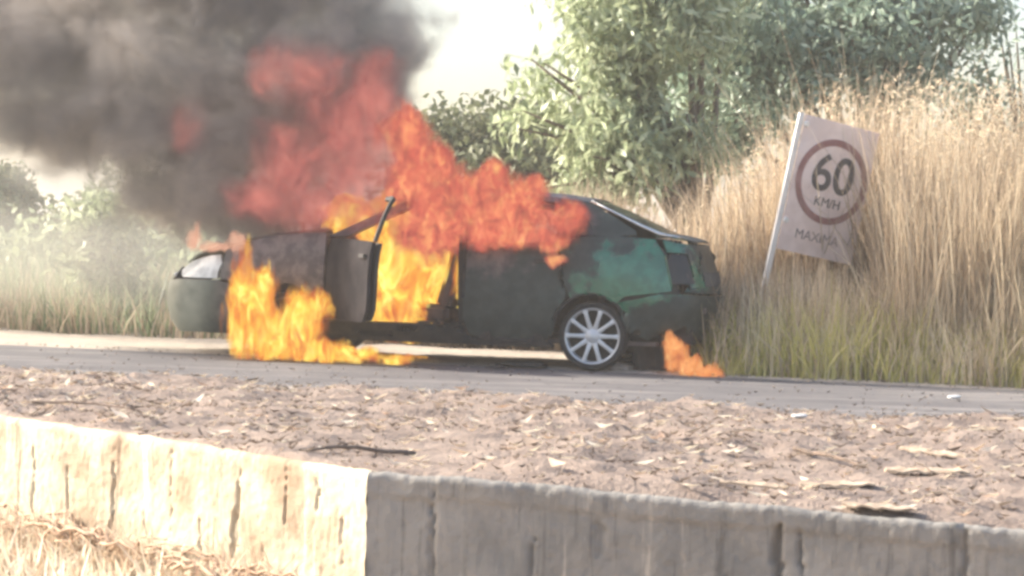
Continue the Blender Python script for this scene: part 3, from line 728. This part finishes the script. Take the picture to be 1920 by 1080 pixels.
panel('grille_bar', [(UF, .66), (UF, .68), (2.55, .695), (2.53, .675)], M_CHROME, car, both=True, thick=.012, off=.012)
# the rear bumper is torn and sagging on the near side
panel('rear_bumper', [(UR, .27), (UR, .64), (-2.3, .655), (-1.91, .65), (-1.69, .60)] + arc(RWX, .30, .352, 130, 172, 5) + [(-1.70, .33), (-1.78, .36), (-1.84, .30), (-1.95, .27), (-2.02, .37), (-2.12, .34), (-2.30, .40), (-2.45, .30)], M_PAINT, car, both=True, thick=.02, wob=.02)
panel('tailgate', [(UR, .66), (UR, 1.06), (-2.30, 1.075), (-2.08, 1.10), (-2.10, 1.0), (-2.44, .99), (-2.46, .70), (-2.2, .67)], M_PAINT, car, both=True, thick=.02)
panel('number_plate', [(UR, .72), (UR, .84), (-2.67, .84), (-2.67, .72)], mat_simple('sooty_plate', (.10, .10, .095), None, 20), car, both=True, thick=.008, off=.01)

def sheet(name, rows, mat, parent, thick=.015, nj=13):
    """a crowned sheet across the car: rows of (x, half width, z, crown)"""
    bm = bmesh.new(); V = []
    for x, w, z, cr in rows:
        V.append([bm.verts.new((x - .10 * (j / (nj - 1) * 2 - 1) ** 2 * (1 if cr < 0 else 0), w * (j / (nj - 1) * 2 - 1), z + abs(cr) * (1 - (j / (nj - 1) * 2 - 1) ** 2))) for j in range(nj)])
    for a, b in zip(V, V[1:]):
        for j in range(nj - 1): bm.faces.new((a[j], a[j + 1], b[j + 1], b[j]))
    bmesh.ops.recalc_face_normals(bm, faces=bm.faces)
    if sum(f.normal.z for f in bm.faces) < 0: bmesh.ops.reverse_faces(bm, faces=bm.faces)
    thicken(bm, thick)
    return from_bm(name, bm, mat, parent, True, .6)
def pw(x, z): return plan(x, z).y
sheet('bonnet', [(2.44, .50, .79, -.02), (2.32, .60, .86, -.02), (2.14, .66, .92, -.03), (1.9, .70, .97, .035), (1.6, .745, 1.03, .04), (1.3, .765, 1.065, .045), (1.02, .77, 1.082, .05)], M_PAINT, car)
sheet('windscreen', [(1.02, .72, 1.085, .03), (.80, .69, 1.18, .03), (.55, .655, 1.285, .03), (.33, .61, 1.372, .03)], M_GLASS, car, .006)
sheet('roof', [(.33, .60, 1.385, .035), (.10, .605, 1.424, .04), (-.4, .61, 1.448, .045), (-.9, .61, 1.434, .04), (-1.22, .60, 1.398, .035)], M_PAINT, car)
sheet('rear_window', [(-1.22, .60, 1.392, .03), (-1.45, .635, 1.305, .03), (-1.68, .665, 1.20, .03), (-1.85, .69, 1.135, .02)], M_GLASS, car, .006)
sheet('boot_lid', [(-1.81, .695, 1.135, .02), (-1.93, .67, 1.128, .02), (-2.0, .62, 1.118, .015), (-2.055, .54, 1.105, .012), (-2.095, .37, 1.09, .008)], M_PAINT, car)
# bright seal imitating the white highlight along the edge of the rear window and boot
bm = bmesh.new()
ed = [(-1.24, .61, 1.405), (-1.45, .645, 1.315), (-1.68, .675, 1.212), (-1.84, .70, 1.148), (-1.90, .685, 1.138), (-1.97, .65, 1.128), (-2.03, .59, 1.116)]
tube_bm(bm, ed, [.012, .010, .013, .016, .011, .009, .006], 6)
from_bm('seal_highlight', bm, M_CHROME, car, True)

# inside: floor, bulkheads, seats, dash, wheel
bm = bmesh.new(); box_bm(bm, (-.35, 0, .235), (3.0, 1.50, .03)); box_bm(bm, (1.02, 0, .62), (.04, 1.46, .80)); box_bm(bm, (-1.35, 0, .70), (.05, 1.20, .70)); box_bm(bm, (1.6, 0, .50), (.9, 1.0, .30)); box_bm(bm, (-1.85, 0, .52), (.75, 1.1, .05))
from_bm('floor_pan', bm, M_CHAR, car)
bm = bmesh.new(); box_bm(bm, (.78, 0, .90), (.38, 1.40, .22)); bmesh.ops.bevel(bm, geom=bm.edges[:], offset=.05, segments=3, affect='EDGES'); from_bm('dashboard', bm, M_BLACK, car, True, .6)
def seat(x, y, w):
    bm = bmesh.new(); box_bm(bm, (x, y, .42), (.50, w, .16)); box_bm(bm, (x - .27, y, .76), (.13, w * .95, .62), Matrix.Rotation(rad(-14), 3, 'Y'))
    bmesh.ops.bevel(bm, geom=bm.edges[:], offset=.04, segments=3, affect='EDGES'); s = from_bm('seat', bm, M_CHAR, car, True, .6)
    for yy in ((y,) if w < .8 else (y - .35, y + .35)):
        bm = bmesh.new(); box_bm(bm, (x - .37, yy, 1.14), (.09, .26, .16)); bmesh.ops.bevel(bm, geom=bm.edges[:], offset=.03, segments=3, affect='EDGES'); from_bm('headrest', bm, M_CHAR, s, True, .6)
seat(.22, .36, .48); seat(.22, -.36, .48); seat(-.72, 0, 1.25)
bm = bmesh.new(); sw = Vector((.50, .36, .93)); R_ = Matrix.Rotation(rad(62), 3, 'Y'); Pn = [sw + R_ @ Vector((.18 * math.cos(a), .18 * math.sin(a), 0)) for a in [2 * math.pi * k / 24 for k in range(25)]]
tube_bm(bm, Pn, .014, 8, False); tube_bm(bm, [Pn[0], sw, Pn[12]], .012, 6); tube_bm(bm, [sw, Vector((.72, .36, .82))], .025, 8); from_bm('steering_wheel', bm, M_BLACK, car, True)

# front doors: far one shut, near one swung wide open
fd = [(.98, .36), (.98, 1.04), (.60, 1.035), (.20, 1.025), (-.20, 1.015), (-.205, .60), (-.16, .46), (-.05, .365), (.10, .355)]
frame = [(.78, 1.045), (.40, 1.235), (.19, 1.345), (.04, 1.378), (-.16, 1.385), (-.205, 1.375), (-.203, 1.02), (-.168, 1.02), (-.168, 1.345), (.02, 1.342), (.16, 1.31), (.40, 1.19), (.68, 1.04)]
broken = [(-.02, 1.380), (-.16, 1.387), (-.205, 1.377), (-.203, 1.02), (-.172, 1.02), (-.174, 1.35), (-.03, 1.352)]
def front_door(sd, ang):
    hinge = Vector((.975, .84 * sd, 0)); X = Matrix.Translation(hinge) @ Matrix.Rotation(-ang * sd, 4, 'Z') @ Matrix.Translation(-hinge)
    d = panel('front_door', fd, M_PAINT if sd < 0 else M_BURNT, car, sd, thick=.03, xf=X)
    panel('door_lining', [(u * .985 + .006, z * .97 + .02) for u, z in fd], M_BLACK, d, sd, thick=.03, off=-.06, xf=X)
    panel('window_frame', frame if sd < 0 else broken, M_BLACK, d, sd, thick=.03, off=-.01, xf=X)
    panel('handle', [(.0, .885), (.0, .915), (-.13, .915), (-.13, .885)], M_TRIM, d, sd, thick=.03, off=.03, xf=X)
    if sd > 0: return
    bm = bmesh.new(); box_bm(bm, (.66, .90 * sd, 1.08), (.10, .17, .11)); bmesh.ops.bevel(bm, geom=bm.edges[:], offset=.03, segments=3, affect='EDGES'); bm.transform(X); from_bm('mirror', bm, M_BLACK, d, True, .6)
front_door(-1, 0); front_door(1, rad(56))

def wheel(x, y, sd, clean=True):
    w = empty('wheel', (x, y, WR)); w.parent = car; w.rotation_euler = (0, rad(random.uniform(0, 30)), 0 if sd > 0 else math.pi)
    bm = bmesh.new(); r = WR
    lathe_bm(bm, [(r * .80, -.09), (r * .93, -.095), (r * .985, -.075), (r, -.04), (r, .04), (r * .985, .075), (r * .93, .095), (r * .81, .088), (r * .79, .07), (r * .79, -.07)], 48)
    from_bm('tyre', bm, M_RUBBER, w, True, .6)
    bm = bmesh.new(); lathe_bm(bm, [(r * .815, .082), (r * .80, .092), (r * .755, .085), (r * .735, .06), (r * .72, -.06), (r * .80, -.07)], 48)
    rim = from_bm('rim', bm, M_ALLOY if clean else M_CHAR, w, True, .6)
    bm = bmesh.new(); lathe_bm(bm, [(.001, .015), (r * .74, .015), (r * .74, -.02), (.001, -.02)], 32); from_bm('brake_disc', bm, M_BLACK, w, True, .6)
    sp = None
    for k in range(10):
        if sp is None:
            bm = bmesh.new(); V = []
            for (rr, ww, yy, th) in ((r * .16, .022, .070, .03), (r * .45, .0155, .082, .03), (r * .66, .0165, .085, .03), (r * .77, .024, .082, .03)):
                V.append([bm.verts.new((rr, yy, -ww)), bm.verts.new((rr, yy + .006, 0)), bm.verts.new((rr, yy, ww)), bm.verts.new((rr, yy - th, ww * .8)), bm.verts.new((rr, yy - th, -ww * .8))])
            for a, b in zip(V, V[1:]):
                for j in range(5): bm.faces.new((a[j], a[(j + 1) % 5], b[(j + 1) % 5], b[j]))
            bm.faces.new(V[0]); bm.faces.new(V[-1][::-1]); sp = from_bm('spoke', bm, M_ALLOY if clean else M_CHAR, w, True, .7)
        else:
            q = sp.copy(); COL.objects.link(q); q.parent = w; q.rotation_euler = (0, 2 * math.pi * k / 10, 0)
    bm = bmesh.new(); lathe_bm(bm, [(.001, .093), (r * .12, .090), (r * .20, .078), (r * .21, .05), (.001, .05)], 24); from_bm('hub_cap', bm, M_ALLOY if clean else M_CHAR, w, True, .6)
wheel(RWX, .735, 1); wheel(RWX, -.735, -1); wheel(FW, .735, 1, False); wheel(FW, -.735, -1, False)
bm = bmesh.new()
for x in (FW, RWX): tube_bm(bm, [(x, -.7, .27), (x, .7, .27)], .035, 8)
tube_bm(bm, [(.6, -.2, .20), (-1.0, -.25, .20), (-1.9, -.45, .24), (-2.2, -.5, .24)], .03, 8); box_bm(bm, (-1.80, .05, .34), (.65, 1.1, .20))
from_bm('underbody', bm, M_BLACK, car, True, .7)
# scorched flap of bumper hanging to the ground behind the rear wheel
bm = bmesh.new(); V = []
for i in range(9):
    row = []
    for j in range(9):
        u, t = i / 8, j / 8
        row.append(bm.verts.new((-1.60 - .40 * u - .06 * t + .04 * mn.noise((u * 3, t * 3, 1)), .64 + .06 * (1 - t) - .10 * u + .05 * mn.noise((u * 4, t * 4, 5)), .02 + .52 * (1 - t) + .02 * mn.noise((u * 5, t, 9)))))
    V.append(row)
for a, b in zip(V, V[1:]):
    for j in range(8): bm.faces.new((a[j], a[j + 1], b[j + 1], b[j]))
thicken(bm, .012)
o = from_bm('hanging_liner', bm, M_BLACK, car, True, .7); o['label'] = 'scorched black liner hanging to the ground behind the rear wheel'

# charred scraps fallen on the ground round the rear wheel
for i, (px, py, lx, ly, lz, mt, lab) in enumerate([(985, 686, .22, .10, .035, M_BLACK, 'flat black charred scrap ahead of the rear wheel'), (1060, 682, .13, .07, .03, M_SHOULDER, 'pale lump of earth against the front of the rear wheel'),
                                                   (1160, 692, .12, .08, .05, M_SHOULDER, 'pale stone wedged behind the rear wheel'), (930, 690, .09, .06, .02, M_BLACK, 'small black charred scrap, farther ahead of the wheel than the flat one')]):
    d = CAMR @ Vector(((px - 960) / FPX, (540 - py) / FPX, -1.0)); p = Vector((0, 0, CAM_H)) + d * ((.015 - CAM_H) / d.z)
    bm = bmesh.new(); bmesh.ops.create_icosphere(bm, subdivisions=3, radius=1.0)
    for v in bm.verts:
        k = 1 + .35 * mn.fractal(v.co * 1.6 + Vector((i * 5, 0, 0)), 1, 2, 3); v.co = Vector((v.co.x * lx * k, v.co.y * ly * k, max(-.2, v.co.z) * lz * k))
    o = from_bm('charred_scrap' if mt is M_BLACK else 'stone', bm, mt, smooth=True, angle=.7); o.location = p + Vector((0, 0, .003)); tag(o, lab, 'scrap' if mt is M_BLACK else 'stone')
# two pale scraps on the asphalt
for px, py, lab in ((1790, 747, 'small white scrap lying on the asphalt in front of the tall grass'), (1500, 783, 'small white scrap at the near edge of the asphalt')):
    d = CAMR @ Vector(((px - 960) / FPX, (540 - py) / FPX, -1.0)); p = Vector((0, 0, CAM_H)) + d * ((.03 - CAM_H) / d.z)
    bm = bmesh.new(); bmesh.ops.create_icosphere(bm, subdivisions=2, radius=1.0)
    for v in bm.verts: v.co = Vector((v.co.x * .05, v.co.y * .035, v.co.z * .014)) * (1 + .4 * mn.noise(v.co * 2))
    o = from_bm('litter_scrap', bm, mat_simple('paper_white', (.7, .7, .7)), smooth=True); o.location = p + Vector((0, 0, .01)); tag(o, lab, 'litter')

# ------------------------------------------------------------------ fire and smoke (real volumes in lumpy hulls)
K = 2.0 ** (-EXPOSURE)
def hull(name, blobs, mat, grow, vox, step=None):
    bm = bmesh.new()
    c0 = Vector(blobs[0][0])
    for c, r in blobs:
        g = bmesh.ops.create_icosphere(bm, subdivisions=3, radius=1.0)
        bmesh.ops.transform(bm, matrix=Matrix.Translation(Vector(c)) @ Matrix.Diagonal((r[0] * grow, r[1] * grow, r[2] * grow, 1)), verts=g['verts'])
    me = bpy.data.meshes.new(name); bm.to_mesh(me); bm.free()
    o = bpy.data.objects.new(name, me); COL.objects.link(o)
    md = o.modifiers.new('remesh', 'REMESH'); md.mode = 'VOXEL'; md.voxel_size = vox
    bpy.context.view_layer.update()
    m2 = bpy.data.meshes.new_from_object(o.evaluated_get(bpy.context.evaluated_depsgraph_get())); o.modifiers.clear(); o.data = m2
    m2.materials.clear(); m2.materials.append(mat)
    if step: mat.cycles.volume_step_rate = step / (sum(o.dimensions) / 30)
    return o
def field(t, P, blobs, k=.25):
    F = None
    for c, r in blobs:
        d = t.v('LENGTH', t.v('MULTIPLY', t.v('SUBTRACT', P, tuple(c)), tuple(1.0 / q for q in r)))
        f = t.m('SUBTRACT', 1.0, d)
        F = f if F is None else t.m('SMOOTH_MAX', F, f, k)
    return F

def fire(name, label, blobs, dens, stops, scale=7.0, stretch=.55, warp=.10, amp=1.5, edge=.16, step=.025, bias=0.0, seed=0.0, h0=.05, hv=.45, hn=1.9, grow=1.6, rag=.7):
    t = NT(name + '_volume'); P = t.coord()
    Q = t.v('ADD', t.v('MULTIPLY', P, (1, 1, stretch)), (seed, seed * 2.3, seed * .7))
    wv = t.v('SCALE', t.v('SUBTRACT', t.noise(Q, scale * .6, 2, .5, color=True), (.5, .5, .5)), scale=warp * 2)
    n1 = t.noise(t.v('ADD', Q, wv), scale * rag, 4, .66, .0)
    F = field(t, t.v('ADD', P, wv), blobs)
    v = t.m('ADD', t.m('ADD', F, bias), t.m('MULTIPLY', t.m('SUBTRACT', n1, .5), amp))
    D = t.m('MULTIPLY', t.mr(v, 0.0, edge), dens)
    n2 = t.noise(t.v('ADD', t.v('ADD', Q, t.v('SCALE', wv, scale=1.3)), (3.1, 1.7, .4)), scale * 1.5, 3, .62, 1.0)
    heat = t.m('ADD', t.m('ADD', t.m('MULTIPLY', v, hv), h0), t.m('MULTIPLY', t.m('SUBTRACT', n2, .46), hn))
    col = t.ramp(heat, stops)
    em = t.n('ShaderNodeEmission'); t.set(em.inputs[0], col); t.set(em.inputs[1], t.m('MULTIPLY', D, K))
    ab = t.n('ShaderNodeVolumeAbsorption'); ab.inputs[0].default_value = (0, 0, 0, 1); t.set(ab.inputs[1], D)
    ad = t.n('ShaderNodeAddShader'); t.t.links.new(em.outputs[0], ad.inputs[0]); t.t.links.new(ab.outputs[0], ad.inputs[1])
    m = t.vol(ad.outputs[0])
    o = hull(name, blobs, m, grow, .06, step); tag(o, label, 'flames', 'flames of the burning car'); return o

HOT = [(0.0, (.55, .09, .03)), (.2, (.92, .22, .045)), (.4, (1.05, .46, .06)), (.6, (1.4, .95, .12)), (.85, (1.7, 1.5, .45))]
RED = [(0.0, (.28, .07, .06)), (.25, (.62, .11, .085)), (.5, (.88, .18, .11)), (.72, (1.1, .36, .18)), (1.0, (1.3, .75, .22))]
DIM = [(0.0, (.13, .075, .072)), (.3, (.26, .085, .080)), (.6, (.50, .125, .115)), (1.0, (.95, .30, .23))]

def bl(px, py, Y, rx, rz, ry=None):
    c = at(px, py, Y); return (tuple(c), (rx, ry or min(rx, .35), rz))
YS = 20.1
fire('wing_flames', 'tall orange and yellow flames burning round the front wheel down to the ground',
     [bl(500, 620, YS, .30, .26, .26), bl(450, 545, YS, .085, .42, .18), bl(485, 560, YS, .14, .26, .2), bl(565, 600, YS, .22, .22, .22), bl(560, 655, YS - .05, .42, .10, .25), bl(650, 665, YS - .1, .34, .055, .22), bl(740, 674, YS - .1, .25, .03, .14), bl(600, 575, YS, .10, .17, .15)],
     19, HOT, scale=8.0, stretch=.42, amp=3.0, edge=.5, step=.02, seed=2.0, bias=.06, h0=.13, hv=.45, hn=2.4)
fire('cabin_flames', 'bright yellow flames filling the open front doorway',
     [bl(760, 540, 20.75, .30, .34, .35), bl(830, 500, 20.75, .24, .26, .3), bl(730, 450, 20.8, .2, .3, .3), bl(740, 585, 20.65, .28, .14, .3), bl(820, 440, 20.8, .25, .2, .3)],
     18, HOT, scale=6.5, stretch=.5, amp=2.0, step=.025, seed=5.0, bias=.35, h0=.22, hn=2.6, grow=1.5)
fire('dash_flames', 'yellow flames licking up behind the open front door over the dashboard',
     [bl(655, 405, 20.6, .22, .13, .2), bl(690, 425, 20.6, .12, .10, .18), bl(630, 420, 20.6, .10, .08, .15)], 20, HOT, scale=8, stretch=.7, amp=2.6, step=.02, seed=8.0, bias=.05, h0=.15, hn=2.3)
fire('roof_flames', 'rolling red orange flames covering the roof and rear side windows',
     [bl(850, 390, 20.3, .40, .30, .45), bl(775, 330, 20.4, .20, .36, .4), bl(960, 390, 20.25, .36, .24, .42), bl(1060, 408, 19.95, .20, .14, .25), bl(800, 430, 20.25, .28, .22, .4), bl(930, 435, 20.0, .38, .13, .25), bl(820, 310, 20.5, .15, .20, .3), bl(925, 330, 20.4, .13, .16, .28), bl(1000, 350, 20.4, .10, .10, .25), bl(1045, 488, 19.85, .09, .06, .08), bl(1015, 445, 19.93, .24, .11, .2), bl(760, 260, 20.5, .22, .26, .3)],
     13, RED, scale=7.0, stretch=.7, amp=2.9, edge=.65, step=.03, seed=12.0, bias=.16, h0=.05, hn=3.4, hv=.42, grow=1.6, rag=.6)
fire('smoky_flames', 'dim red flames rolling up inside the black smoke above the car',
     [bl(660, 290, 20.5, .44, .60, .35), bl(705, 190, 20.6, .24, .38, .3), bl(545, 320, 20.5, .36, .44, .3), bl(560, 140, 20.8, .42, .26, .3), bl(640, 390, 20.5, .50, .22, .3), bl(355, 240, 21.25, .15, .24, .2), bl(745, 310, 20.6, .24, .34, .3), bl(490, 370, 20.5, .28, .20, .3)],
     3.6, DIM, scale=5.2, stretch=.75, amp=2.3, warp=.18, edge=1.1, step=.10, seed=17.0, bias=.40, h0=.18, hn=2.6, grow=1.45, rag=.65)
fire('nose_flames', 'small pale pink flames over the nose of the bonnet',
     [bl(365, 445, 20.9, .07, .12, .15), bl(400, 462, 20.7, .16, .05, .15), bl(440, 455, 20.5, .06, .10, .12)], 12, [(0, (.55, .26, .18)), (.5, (.9, .45, .30)), (1, (1.0, .62, .42))], scale=11, amp=3.2, warp=.08, step=.03, seed=23.0, bias=-.2, h0=.3)
fire('ground_flames', 'small orange flames on the ground under the rear bumper',
     [bl(1265, 650, 19.75, .09, .10, .12), bl(1285, 685, 19.7, .13, .08, .12), bl(1325, 697, 19.65, .13, .05, .12)], 22, [(0, (.55, .13, .05)), (.35, (.95, .32, .10)), (.7, (1.15, .62, .22)), (1, (1.3, .95, .5))], scale=14, stretch=.5, amp=4.0, warp=.05, step=.016, seed=29.0, bias=-.05, h0=.15, hv=.3, hn=2.4, grow=2.0)

def smoke():
    blobs = [bl(330, 190, 21.4, 1.05, .90, .8), bl(560, 200, 21.3, .95, .95, .7), bl(440, 350, 21.1, .75, .48, .6), bl(100, 60, 21.9, 1.4, .80, .9), bl(150, 230, 21.9, .95, .42, .8), bl(690, 110, 21.5, .50, .85, .6),
             bl(560, 410, 21.0, .55, .22, .45), bl(-200, 60, 22.2, 1.5, .95, 1.0), bl(420, -60, 21.9, 1.9, .9, 1.0), bl(310, 370, 21.6, .55, .40, .6)]
    t = NT('smoke_volume'); P = t.coord()
    wv = t.v('SCALE', t.v('SUBTRACT', t.noise(P, 1.2, 2, .55, color=True), (.5, .5, .5)), scale=.7)
    n1 = t.noise(t.v('ADD', P, wv), 2.9, 4, .66, .2)
    F = field(t, t.v('ADD', P, wv), blobs, .3)
    v = t.m('ADD', F, t.m('MULTIPLY', t.m('SUBTRACT', n1, .44), 2.0))
    D = t.m('MULTIPLY', t.mr(v, -.05, .6), 3.7)
    pv = t.n('ShaderNodeVolumePrincipled'); t.set(pv.inputs['Density'], D)
    c = t.mix(t.mr(n1, .38, .62), (.78, .685, .60), (.45, .415, .39)); t.set(pv.inputs['Color'], c)
    pv.inputs['Anisotropy'].default_value = .1
    m = t.vol(pv.outputs[0])
    o = hull('smoke', blobs, m, 1.35, .16, .32); tag(o, 'thick grey brown smoke plume rolling up and away from the car', 'smoke', kind='stuff')
smoke()

# thin smoke drifting low across the field ahead of the car
def drift():
    blobs = [bl(250, 480, 23.4, 1.6, .75, 1.2), bl(40, 480, 24, 1.5, .8, 1.2), bl(-300, 450, 25, 2.0, 1.0, 1.4), bl(150, 330, 24.5, 1.2, .4, 1.0)]
    t = NT('thin_smoke_volume'); P = t.coord(); n1 = t.noise(P, .9, 3, .55)
    v = t.m('ADD', field(t, P, blobs, .3), t.m('MULTIPLY', t.m('SUBTRACT', n1, .5), .8)); D = t.m('MULTIPLY', t.mr(v, 0.0, .8), .55)
    pv = t.n('ShaderNodeVolumePrincipled'); t.set(pv.inputs['Density'], D); pv.inputs['Color'].default_value = (.56, .55, .51, 1); pv.inputs['Anisotropy'].default_value = .0
    m = t.vol(pv.outputs[0])
    o = hull('thin_smoke', blobs, m, 1.25, .2, .4); tag(o, 'thin pale smoke drifting low over the field ahead of the car', 'smoke', kind='stuff')
drift()

# the air itself: a light even haze
bm = bmesh.new(); box_bm(bm, (0, 515, 3.35), (1420, 1180, 10.3))
t = NT('haze_volume'); pv = t.n('ShaderNodeVolumePrincipled'); pv.inputs['Density'].default_value = .0016; pv.inputs['Color'].default_value = (.93, .92, .90, 1); pv.inputs['Anisotropy'].default_value = .0
hz = from_bm('haze', bm, t.vol(pv.outputs[0])); hz['kind'] = 'stuff'; hz['label'] = 'light dusty haze hanging over the road and field'; hz['category'] = 'haze'
